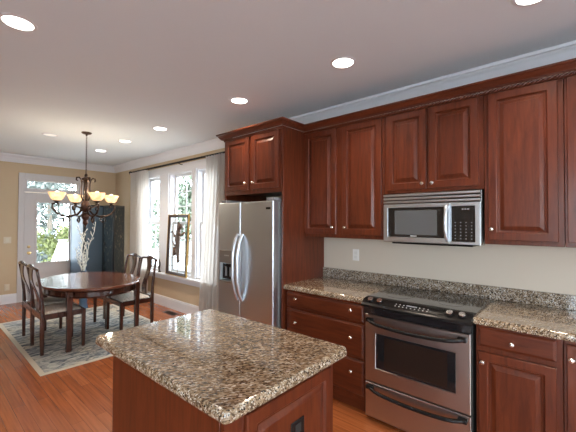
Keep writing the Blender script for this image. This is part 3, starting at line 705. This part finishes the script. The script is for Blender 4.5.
# ------------------------------------------------------------------ dining area
tag(obj('area_rug', MB().box(-2.170, 3.955, 0.0005, -0.575, 6.40, 0.009, 0.003), rug_m), 'distressed cream and blue grey rug under the dining table', 'rug')
RZ = 0.0095
TX, TY, TZ = -1.41, 4.993, 0.73
t = thing('dining_table', 'oval polished rosewood dining table standing on the rug', 'table', (TX, TY, RZ))
def ell(rx, ry, z, n=64): return [(TX+rx*math.cos(2*PI*k/n), TY+ry*math.sin(2*PI*k/n), z) for k in range(n)]
obj('tabletop', MB().loft([ell(0.58-d, 0.775-d, z) for d, z in ((0.028, 0.692), (0.012, 0.694), (0.003, 0.702), (0, 0.712), (0.003, 0.722), (0.010, 0.727), (0.016, 0.7265), (0.022, 0.729), (0.030, 0.730))]), tablewood, t)
obj('apron', MB().loft([ell(a, b, z) for a, b, z in ((0.520, 0.712, 0.691), (0.526, 0.718, 0.680), (0.515, 0.707, 0.672), (0.515, 0.707, 0.622), (0.524, 0.716, 0.614), (0.520, 0.712, 0.606), (0.480, 0.672, 0.606), (0.480, 0.672, 0.691))], cap=False), rosewood, t)
for sx in (-1, 1):
    for sy in (-1, 1):
        x, y = TX+sx*0.388, TY+sy*0.540; L = []
        for z, s_, o_ in ((0.690, 0.032, 0), (0.56, 0.031, 0), (0.30, 0.026, 0), (0.10, 0.025, 0), (0.045, 0.029, 0.003), (RZ+0.0005, 0.028, 0.004)):
            L.append(rrect(x-s_+sx*o_, x+s_+sx*o_, y-s_+sy*o_, y+s_+sy*o_, 0.009, z, 3))
        obj('leg', MB().loft(L), rosewood, t)

def make_chair(label):
    t = thing('dining_chair', label, 'chair', (0, 0, 0), 'dining chairs around the table')
    hw = 0.225
    def post(y):                      # rear leg and back post in one bent piece
        return [(-0.205, y, 0.0), (-0.208, y, 0.25), (-0.205, y, 0.44), (-0.212, y, 0.60), (-0.232, y, 0.78), (-0.252, y*0.97, 0.90), (-0.262, y*0.95, 0.955)]
    for s_ in (-1, 1):
        L = []
        for (x, y, z), r in zip(post(s_*hw), (0.017, 0.020, 0.021, 0.016, 0.014, 0.0135, 0.0135)):
            L.append(rrect(x-r, x+r, y-r, y+r, r*0.5, z, 3))
        obj('leg', MB().loft(L), rosewood, t)
        L = [rrect(0.205-r, 0.205+r, s_*hw-r, s_*hw+r, 0.006, z, 3) for z, r in ((0.0, 0.0165), (0.2, 0.019), (0.44, 0.021))]
        obj('leg', MB().loft(L), rosewood, t)
    # crest rail (yoke)
    pts, rs = [], []
    for i in range(21):
        u = -1+2*i/20; y = u*0.232
        z = 0.964 + 0.018*math.exp(-(u/0.4)**2) - 0.014*u**8
        pts.append((-0.262-0.018*(1-u*u), y, z)); rs.append(0.0155 + 0.007*math.exp(-(u/0.35)**2))
    obj('crest_rail', MB().tube(pts, rs, 10), rosewood, t)
    # S curved splat
    n = 18; Lf = []
    for i in range(n+1):
        v = i/n; z = 0.465+v*0.500
        x = -0.200 - 0.070*v + 0.018*math.sin(v*2*PI)
        w = 0.060 + 0.012*math.cos(v*2*PI-0.3) * (0.5+0.5*v)
        Lf.append([(x-0.006, -w, z), (x+0.006, -w+0.002, z), (x+0.008, 0, z), (x+0.006, w-0.002, z), (x-0.006, w, z), (x-0.004, 0, z)])
    obj('splat', MB().loft(Lf), rosewood, t)
    # seat
    fr = MB()
    fr.box(-0.186, -hw-0.015, 0.385, 0.186, -hw+0.020, 0.446, 0.006); fr.box(-0.186, hw-0.020, 0.385, 0.186, hw+0.015, 0.446, 0.006)
    fr.box(-0.222, -hw+0.019, 0.385, -0.190, hw-0.019, 0.446, 0.006); fr.box(0.190, -hw+0.019, 0.385, 0.224, hw-0.019, 0.446, 0.006)
    obj('seat_frame', fr, rosewood, t)
    L = [rrect(-0.188+d, 0.188-d, -hw+0.021+d, hw-0.021-d, 0.03, z, 4) for d, z in ((0.004, 0.415), (0, 0.430), (0, 0.450), (0.010, 0.462), (0.035, 0.470), (0.09, 0.474))]
    obj('seat_cushion', MB().loft(L), seat_m, t)
    obj('back_rail', MB().box(-0.228, -hw+0.021, 0.4475, -0.206, hw-0.021, 0.468, 0.004), rosewood, t)
    return t
ch = make_chair('dark wooden dining chair on the room side of the table, nearer the island')
ch.location = (-1.828, 4.764, RZ)
dup(ch, (-1.822, 5.259, RZ), 0, 'dark wooden dining chair on the room side of the table, nearer the glass door')
dup(ch, (-0.985, 4.742, RZ), PI, 'dark wooden dining chair on the window side of the table, nearer the island')
dup(ch, (-0.985, 5.235, RZ), PI, 'dark wooden dining chair on the window side of the table, nearer the folding screen')

# folding screen in the corner
sheen_lacquer = plain('sheen_blue_lacquer', (0.085, 0.125, 0.165), 0.38)  # window sheen painted in as lighter blue on the first two panels
t = thing('folding_screen', 'dark lacquered four panel folding screen standing in the far corner', 'room divider', (-0.45, 7.3, 0))
V = [(-0.900, 7.700), (-0.809, 7.251), (-0.391, 7.416), (-0.366, 6.966), (-0.060, 7.230)]
for i in range(4):
    a, b = Vector((*V[i], 0)), Vector((*V[i+1], 0)); d = (b-a).normalized(); n = Vector((-d.y, d.x, 0)); a = a+d*0.006; b = b-d*0.006
    def q(u, v, w, a=a, d=d, n=n): 
        p = a+d*u+n*w; return (p.x, p.y, v)
    Lp = (b-a).length
    m = MB()
    def bar(m, u0, u1, v0, v1, w):
        m.loft([[q(u0, v0, -w), q(u1, v0, -w), q(u1, v1, -w), q(u0, v1, -w)], [q(u0, v0, w), q(u1, v0, w), q(u1, v1, w), q(u0, v1, w)]])
    bar(m, 0, 0.03, 0.0, 1.83, 0.011); bar(m, Lp-0.03, Lp, 0.0, 1.83, 0.011); bar(m, 0.03, Lp-0.03, 1.80, 1.83, 0.011); bar(m, 0.03, Lp-0.03, 0.06, 0.10, 0.011)
    fr = obj('panel_frame', m, plain('screen_frame', (0.020, 0.028, 0.036), 0.3), t)
    m = MB(); bar(m, 0.03, Lp-0.03, 0.10, 1.80, 0.007)
    obj('panel', m, sheen_lacquer if i < 2 else lacquer, fr)

# white branches in a slim floor vase
t = thing('branch_arrangement', 'white painted branches in a slim blue vase behind the table', 'vase', (-1.03, 6.50, 0))
vm = MB().lathe([(0.0, 0.0), (0.075, 0.0), (0.080, 0.01), (0.060, 0.10), (0.070, 0.30), (0.085, 0.45), (0.060, 0.58), (0.036, 0.62), (0.050, 0.65), (0.044, 0.648), (0.030, 0.615), (0.0, 0.60)], (-1.03, 6.50, 0.0005), 20)
obj('vase', vm, plain('blue_ceramic', (0.05, 0.10, 0.17), 0.15, 0, 0.5), t)
brm = MB(); rnd = random.Random(5)
for k_ in range(6):
    a = k_*1.05+0.3
    p = Vector((-1.03+0.014*math.cos(a), 6.50+0.014*math.sin(a), 0.612)); d = Vector((0.17*math.cos(a)-0.02, 0.17*math.sin(a), 1)).normalized()
    n = 9; ln = (0.88, 0.62, 0.74, 0.42, 0.55, 0.80)[k_]; pts = [p]
    for i in range(n):
        d = (d + Vector((rnd.uniform(-.2, .2), rnd.uniform(-.2, .2), .08))).normalized(); pts.append(pts[-1]+d*ln/n)
    brm.tube(pts, [0.0055*(1-0.4*i/n) for i in range(n+1)], 6)
    for i in range(1, n+1):
        for _ in range(2):
            dd = (d*0.6 + Vector((rnd.uniform(-1, 1), rnd.uniform(-1, 1), rnd.uniform(0, 0.9)))).normalized(); l_ = rnd.uniform(0.035, 0.085)
            q0 = pts[i]; q1 = q0+dd*l_*0.5; q2 = q0+dd*l_+Vector((0, 0, 0.012))
            brm.tube([q0, q1, q2-dd*0.012, q2], [0.003, 0.0028, 0.0065, 0.002], 5)
obj('branches', brm, plain('white_branch', (0.72, 0.70, 0.62), 0.6), t)

# ------------------------------------------------------------------ chandelier
CX, CY = -1.440, 5.115
t = thing('chandelier', 'bronze four light scrolled chandelier with amber bowl shades above the table', 'chandelier', (CX, CY, H))
obj('canopy', MB().lathe([(0.0, -0.0005), (0.062, -0.0005), (0.064, -0.008), (0.050, -0.022), (0.014, -0.030), (0.012, -0.045), (0, -0.046)], (CX, CY, H), 20), bronze, t)
m = MB(); z = H-0.048; i = 0
while z > 2.165:
    a = (PI/2)*(i % 2) + 0.4; u = Vector((math.cos(a), math.sin(a), 0)); c0 = Vector((CX, CY, z-0.018)); lp = []
    lp = [c0 + u*0.0085*math.cos(2*PI*k/10) + Vector((0, 0, 0.021*math.sin(2*PI*k/10))) for k in range(11)]
    m.tube(lp, 0.0028, 5); z -= 0.031; i += 1
obj('chain', m, bronze, t)
obj('column', MB().lathe([(0.0, 2.165), (0.012, 2.16), (0.022, 2.140), (0.016, 2.125), (0.034, 2.110), (0.052, 2.095), (0.050, 2.075), (0.030, 2.055), (0.018, 2.03), (0.016, 1.90), (0.022, 1.86), (0.018, 1.82), (0.028, 1.79), (0.0, 1.78)], (CX, CY, 0), 18), bronze, t)
obj('urn', MB().lathe([(0.0, 1.80), (0.026, 1.795), (0.045, 1.765), (0.062, 1.720), (0.064, 1.690), (0.046, 1.650), (0.028, 1.630), (0.0, 1.625)], (CX, CY, 0), 20), copper, t)
obj('finial', MB().lathe([(0.0, 1.624), (0.024, 1.620), (0.040, 1.600), (0.052, 1.575), (0.044, 1.545), (0.026, 1.525), (0.030, 1.505), (0.036, 1.485), (0.022, 1.460), (0.010, 1.445), (0.013, 1.432), (0.0, 1.415)], (CX, CY, 0), 18), copper, t)
view = math.atan2(rt.y, rt.x)
for k_ in range(4):
    a = math.radians(53 + 90*k_) + view; u = Vector((math.cos(a), math.sin(a), 0)); C0 = Vector((CX, CY, 0))
    P = lambda r, z: C0 + u*r + Vector((0, 0, z))
    # S arm from urn out and up to the bowl
    pts = []
    ctrl = [(0.05, 1.66), (0.10, 1.600), (0.18, 1.575), (0.27, 1.580), (0.345, 1.615), (0.392, 1.680), (0.390, 1.730), (0.352, 1.748), (0.318, 1.730), (0.328, 1.705), (0.345, 1.712)]
    arm = obj('arm', MB().tube([P(r, z) for r, z in ctrl], [0.0125]*6+[0.012, 0.011, 0.010, 0.009, 0.007], 8), bronze, t)
    sc_ = [(0.250, 1.580), (0.205, 1.555), (0.190, 1.525), (0.222, 1.495), (0.262, 1.510), (0.258, 1.548), (0.230, 1.545)]
    obj('scroll', MB().tube([P(r, z) for r, z in sc_], [0.011]*5+[0.009, 0.007], 7), bronze, arm)
    up_ = [(0.030, 1.79), (0.055, 1.84), (0.058, 1.93), (0.050, 2.02), (0.062, 2.075), (0.086, 2.105), (0.116, 2.098), (0.120, 2.066), (0.100, 2.056)]
    obj('upper_scroll', MB().tube([P(r, z) for r, z in up_], [0.0095]*6+[0.011, 0.011, 0.008], 7), bronze, t)
    in_ = [(0.070, 1.690), (0.13, 1.72), (0.165, 1.70), (0.160, 1.665), (0.130, 1.665), (0.132, 1.688)]
    obj('scroll', MB().tube([P(r, z) for r, z in in_], 0.010, 7), bronze, arm)
    bc = P(0.342, 0)
    cup = MB().lathe([(0.0, 1.735), (0.016, 1.738), (0.020, 1.755), (0.040, 1.765), (0.044, 1.775), (0.0, 1.776)], (bc.x, bc.y, 0), 14)
    obj('cup', cup, bronze, arm)
    sh = MB().lathe([(0.030, 1.777), (0.052, 1.784), (0.070, 1.805), (0.082, 1.838), (0.097, 1.872), (0.100, 1.880), (0.096, 1.881), (0.080, 1.842), (0.066, 1.810), (0.048, 1.789), (0.028, 1.782)], (bc.x, bc.y, 0), 24)
    obj('lamp_shade', sh, shade_m, arm)
    obj('bulb', MB().lathe([(0.0, 1.787), (0.013, 1.787), (0.014, 1.83), (0.027, 1.862), (0.024, 1.888), (0.0, 1.902)], (bc.x, bc.y, 0), 12), bulb_m, arm)
    l = bpy.data.lights.new('chandelier_lamp', 'POINT'); l.energy = 5; l.color = (1.0, 0.84, 0.64); l.shadow_soft_size = 0.03
    o = bpy.data.objects.new('chandelier_lamp', l); COL.objects.link(o); o.location = Vector((bc.x, bc.y, 1.93)) - Vector((CX, CY, H)); o.parent = t

# ------------------------------------------------------------------ curtains and rod
t = thing('curtain_rod', 'dark metal curtain rod above the dining windows', 'curtain rod', (-0.10, 5.3, 2.49))
obj('rod', MB().tube([(-0.10, 3.72, 2.49), (-0.10, 6.84, 2.49)], 0.0155, 10), iron, t)
for y in (3.70, 6.86): obj('finial', MB().lathe([(0.0, -0.03), (0.018, -0.026), (0.030, 0.0), (0.018, 0.026), (0.0, 0.03)], (-0.10, y, 2.49), 14), iron, t)
for y in (6.76, 5.02, 3.80): obj('bracket', MB().tube([(-0.10, y, 2.476), (-0.06, y, 2.462), (-0.003, y, 2.462)], 0.007, 8).box(-0.008, y-0.015, 2.435, -0.001, y+0.015, 2.487), iron, t)
def curtain(label, ya, yb, za, zb, pull):
    m = MB(); nu, nv = 84, 30; rows = []
    folds = 7
    for j in range(nv+1):
        v = j/nv; row = []
        for i in range(nu+1):
            u = i/nu
            a, b = ya + pull[0]*v, yb + pull[1]*v
            y = a+(b-a)*u
            amp = 0.026 + 0.012*v
            x = -0.100 + amp*math.sin(u*folds*2*PI + 0.5*math.sin(5*v+u*3)) - (0.018 if v < 0.02 else 0)
            row.append(m.bm.verts.new((x, y + 0.008*math.sin(9*u+4*v), zb+(za-zb)*v)))
        rows.append(row)
    for r0, r1 in zip(rows, rows[1:]):
        for i in range(nu): m.bm.faces.new((r0[i], r0[i+1], r1[i+1], r1[i]))
    bmesh.ops.solidify(m.bm, geom=m.bm.faces[:], thickness=0.0015)
    return tag(obj('curtain', m, sheer, None, 80), label, 'curtain', 'sheer curtains at the dining windows')
curtain('white curtain on the far left end of the rod, beside the folding screen', 6.10, 6.80, 0.02, 2.475, (0.0, 0.0))
curtain('white curtain on the near end of the rod, next to the refrigerator', 3.76, 4.200, 0.02, 2.475, (0.0, 0.19))

# ------------------------------------------------------------------ things on the sill
SZ = 0.5985
t = thing('framed_glass_panel', 'framed glass panel with dark branch design leaning in the middle window', 'framed art', (-0.06, 5.11, SZ))
lean = 0.045
def fp(u, v, w):   # u along y, v up the panel, w out of its face
    ang = math.atan2(lean, 1.03); return (-0.072 + v*math.sin(ang) - w*math.cos(ang), u, SZ + 0.004 + v*math.cos(ang) - w*math.sin(ang)*0)
a0, a1, hh, fw_ = 4.775, 5.425, 1.03, 0.055
m = MB()
def frame_loop(prof):
    outer = [[fp(a0+d, d, w), fp(a1-d, d, w), fp(a1-d, hh-d, w), fp(a0+d, hh-d, w)] for d, w in prof]
    return outer
m.loft(frame_loop([(0.0125, 0.0), (0.0125, 0.024), (0.022, 0.030), (0.046, 0.022), (0.056, 0.012), (0.056, 0.0), (0.0125, 0.0)]), cap=False)
obj('frame', m, plain('dark_walnut', (0.045, 0.022, 0.012), 0.4), t)
m = MB(); m.loft(frame_loop([(0, 0.0), (0, 0.022), (0.003, 0.027), (0.008, 0.028), (0.012, 0.024), (0.012, 0.0), (0, 0)]), cap=False)
obj('gilt_edge', m, gold, t)
m = MB(); m.loft([[fp(a0+0.05, 0.05, w), fp(a1-0.05, 0.05, w), fp(a1-0.05, hh-0.05, w), fp(a0+0.05, hh-0.05, w)] for w in (0.004, 0.007)])
gp = obj('pane', m, pane_m, t)
m = MB(); dk = plain('leaded_brown', (0.10, 0.06, 0.04), 0.5)
def strip(pts, r): m.tube([fp(u, v, 0.0095) for u, v in pts], r, 6)
strip([(5.06, 0.22), (5.075, 0.42), (5.10, 0.60), (5.08, 0.76), (5.10, 0.90)], [0.020, 0.031, 0.048, 0.042, 0.020])
strip([(5.10, 0.62), (5.20, 0.66), (5.28, 0.74), (5.33, 0.72)], [0.025, 0.020, 0.014, 0.008])
strip([(5.08, 0.70), (4.98, 0.68), (4.90, 0.73), (4.86, 0.71)], [0.025, 0.018, 0.014, 0.008])
strip([(5.07, 0.78), (5.00, 0.84), (4.97, 0.80)], [0.031, 0.036, 0.017])
strip([(5.09, 0.52), (5.19, 0.50), (5.25, 0.56)], [0.022, 0.017, 0.011])
strip([(5.075, 0.40), (5.16, 0.36), (5.17, 0.46), (5.12, 0.48)], [0.025, 0.042, 0.039, 0.020])
strip([(5.06, 0.24), (5.00, 0.27)], [0.017, 0.008])
strip([(5.06, 0.06), (5.06, 0.22)], [0.004, 0.006])
for v in (0.16, 0.30): strip([(4.84, v), (5.36, v)], 0.003)
obj('branch_design', m, dk, gp)
t = thing('figurine', 'small dark scrolled figurine on the sill left of the framed panel', 'figurine', (-0.045, 5.73, SZ))
m = MB().lathe([(0.0, 0.0005), (0.030, 0.0005), (0.032, 0.012), (0.010, 0.020), (0, 0.021)], (-0.045, 5.73, SZ), 14); obj('base', m, bronze, t)
m = MB().tube([(-0.045, 5.73+a, SZ+z) for a, z in ((0, 0.018), (0.018, 0.055), (0.012, 0.095), (-0.016, 0.125), (-0.012, 0.165), (0.010, 0.190), (0.020, 0.215), (0.004, 0.228), (-0.006, 0.215))], [0.012, 0.015, 0.016, 0.013, 0.014, 0.013, 0.010, 0.008, 0.005], 8); obj('stem', m, bronze, t)

# ------------------------------------------------------------------ outside
gz = -0.45
gr = MB().box(-30, -30, gz-0.1, 40, 45, gz); struct('ground', gr, bounce_paving)
struct('added_dark_ground', MB().box(0.2, 1.0, gz+0.001, 14, 12, gz+0.02), plain('dark_ground_cover', (0.15, 0.145, 0.12), 0.95))  # dark patch added to cut daylight bounce onto the dining ceiling
struct('porch', MB().box(-3.5, D+T+0.01, -0.40, 1.2, D+T+2.4, -0.03), deck_m)
def tree(name, label, x, y, h, r, mat, n, zb, seed, trunk=True, group='trees seen through the windows'):
    rd_ = random.Random(seed)
    t = thing(name, label, 'tree' if trunk else 'shrub', (x, y, gz), group)
    m = MB(); cs = [Vector((x+rd_.gauss(0, r*0.45), y+rd_.gauss(0, r*0.45), gz+zb+(h-zb)*rd_.random())) for _ in range(16)]
    for i in range(n):
        c_ = rd_.choice(cs); dv = Vector((rd_.gauss(0, 1), rd_.gauss(0, 1), rd_.gauss(0, 1))).normalized()
        p = c_ + dv*r*0.42*rd_.random()**0.4; p.z = max(p.z, gz+0.05)
        a = Vector((rd_.gauss(0, 1), rd_.gauss(0, 1), rd_.gauss(0, 1))).normalized(); b_ = a.cross(dv).normalized(); s_ = rd_.uniform(0.05, 0.10)*(1 if trunk else 0.7)
        m.face([p-a*s_*1.5, p-b_*s_*0.7, p+a*s_*1.5, p+b_*s_*0.7])
    if trunk:
        tr_ = MB().tube([(x, y, gz), (x+0.05, y, gz+zb*0.6), (x-0.03, y+0.05, gz+zb+(h-zb)*0.5)], [0.16, 0.12, 0.06], 8)
        obj('trunk', tr_, bark, t)
    f = obj('foliage', m, mat, t); f['kind'] = 'stuff'
    return t
tree('tree', 'leafy tree filling the view through the glass door', 0.75, 16.5, 6.5, 2.3, leafA, 6500, 0.5, 1)
tree('shrub', 'yellow green shrub behind the white porch rail through the door', -0.10, 11.6, 1.65, 0.7, leafB, 1000, 0.7, 3, False)
tree('tree', 'leafy tree seen through the middle dining window', 5.2, 13.4, 6.0, 1.9, leafC, 6500, 1.0, 4)
tree('tree', 'pale tree seen through the left dining window', 6.2, 20.0, 7.5, 2.7, leafC, 6000, 1.6, 5)
t = thing('porch_railing', 'white porch stair railing outside the glass door', 'railing', (-0.5, 9.6, -0.03))
m = MB()
m.box(-0.605, 9.55, -0.029, -0.485, 9.67, 1.02, 0.006); m.box(-0.625, 9.53, 1.02, -0.465, 9.69, 1.05, 0.006)
obj('post', m, white, t)
m = MB().tube([(-0.605, 9.61, 0.98), (-0.80, 9.61, 0.35), (-0.88, 9.61, 0.05)], 0.035, 8).tube([(-0.605, 9.61, 0.30), (-0.68, 9.61, 0.05)], 0.03, 8).tube([(-0.485, 9.61, 0.95), (0.3, 9.61, 0.95)], 0.035, 8)
obj('rail', m, white, t)
for i in range(7):
    x = -0.42+0.09*i; obj('baluster', MB().box(x-0.018, 9.59, -0.028, x+0.018, 9.63, 0.93), white, t)
for i in range(2):
    x = -0.655-0.055*i; obj('baluster', MB().box(x-0.014, 9.59, 0.0, x+0.014, 9.63, 0.80-0.18*i), white, t)
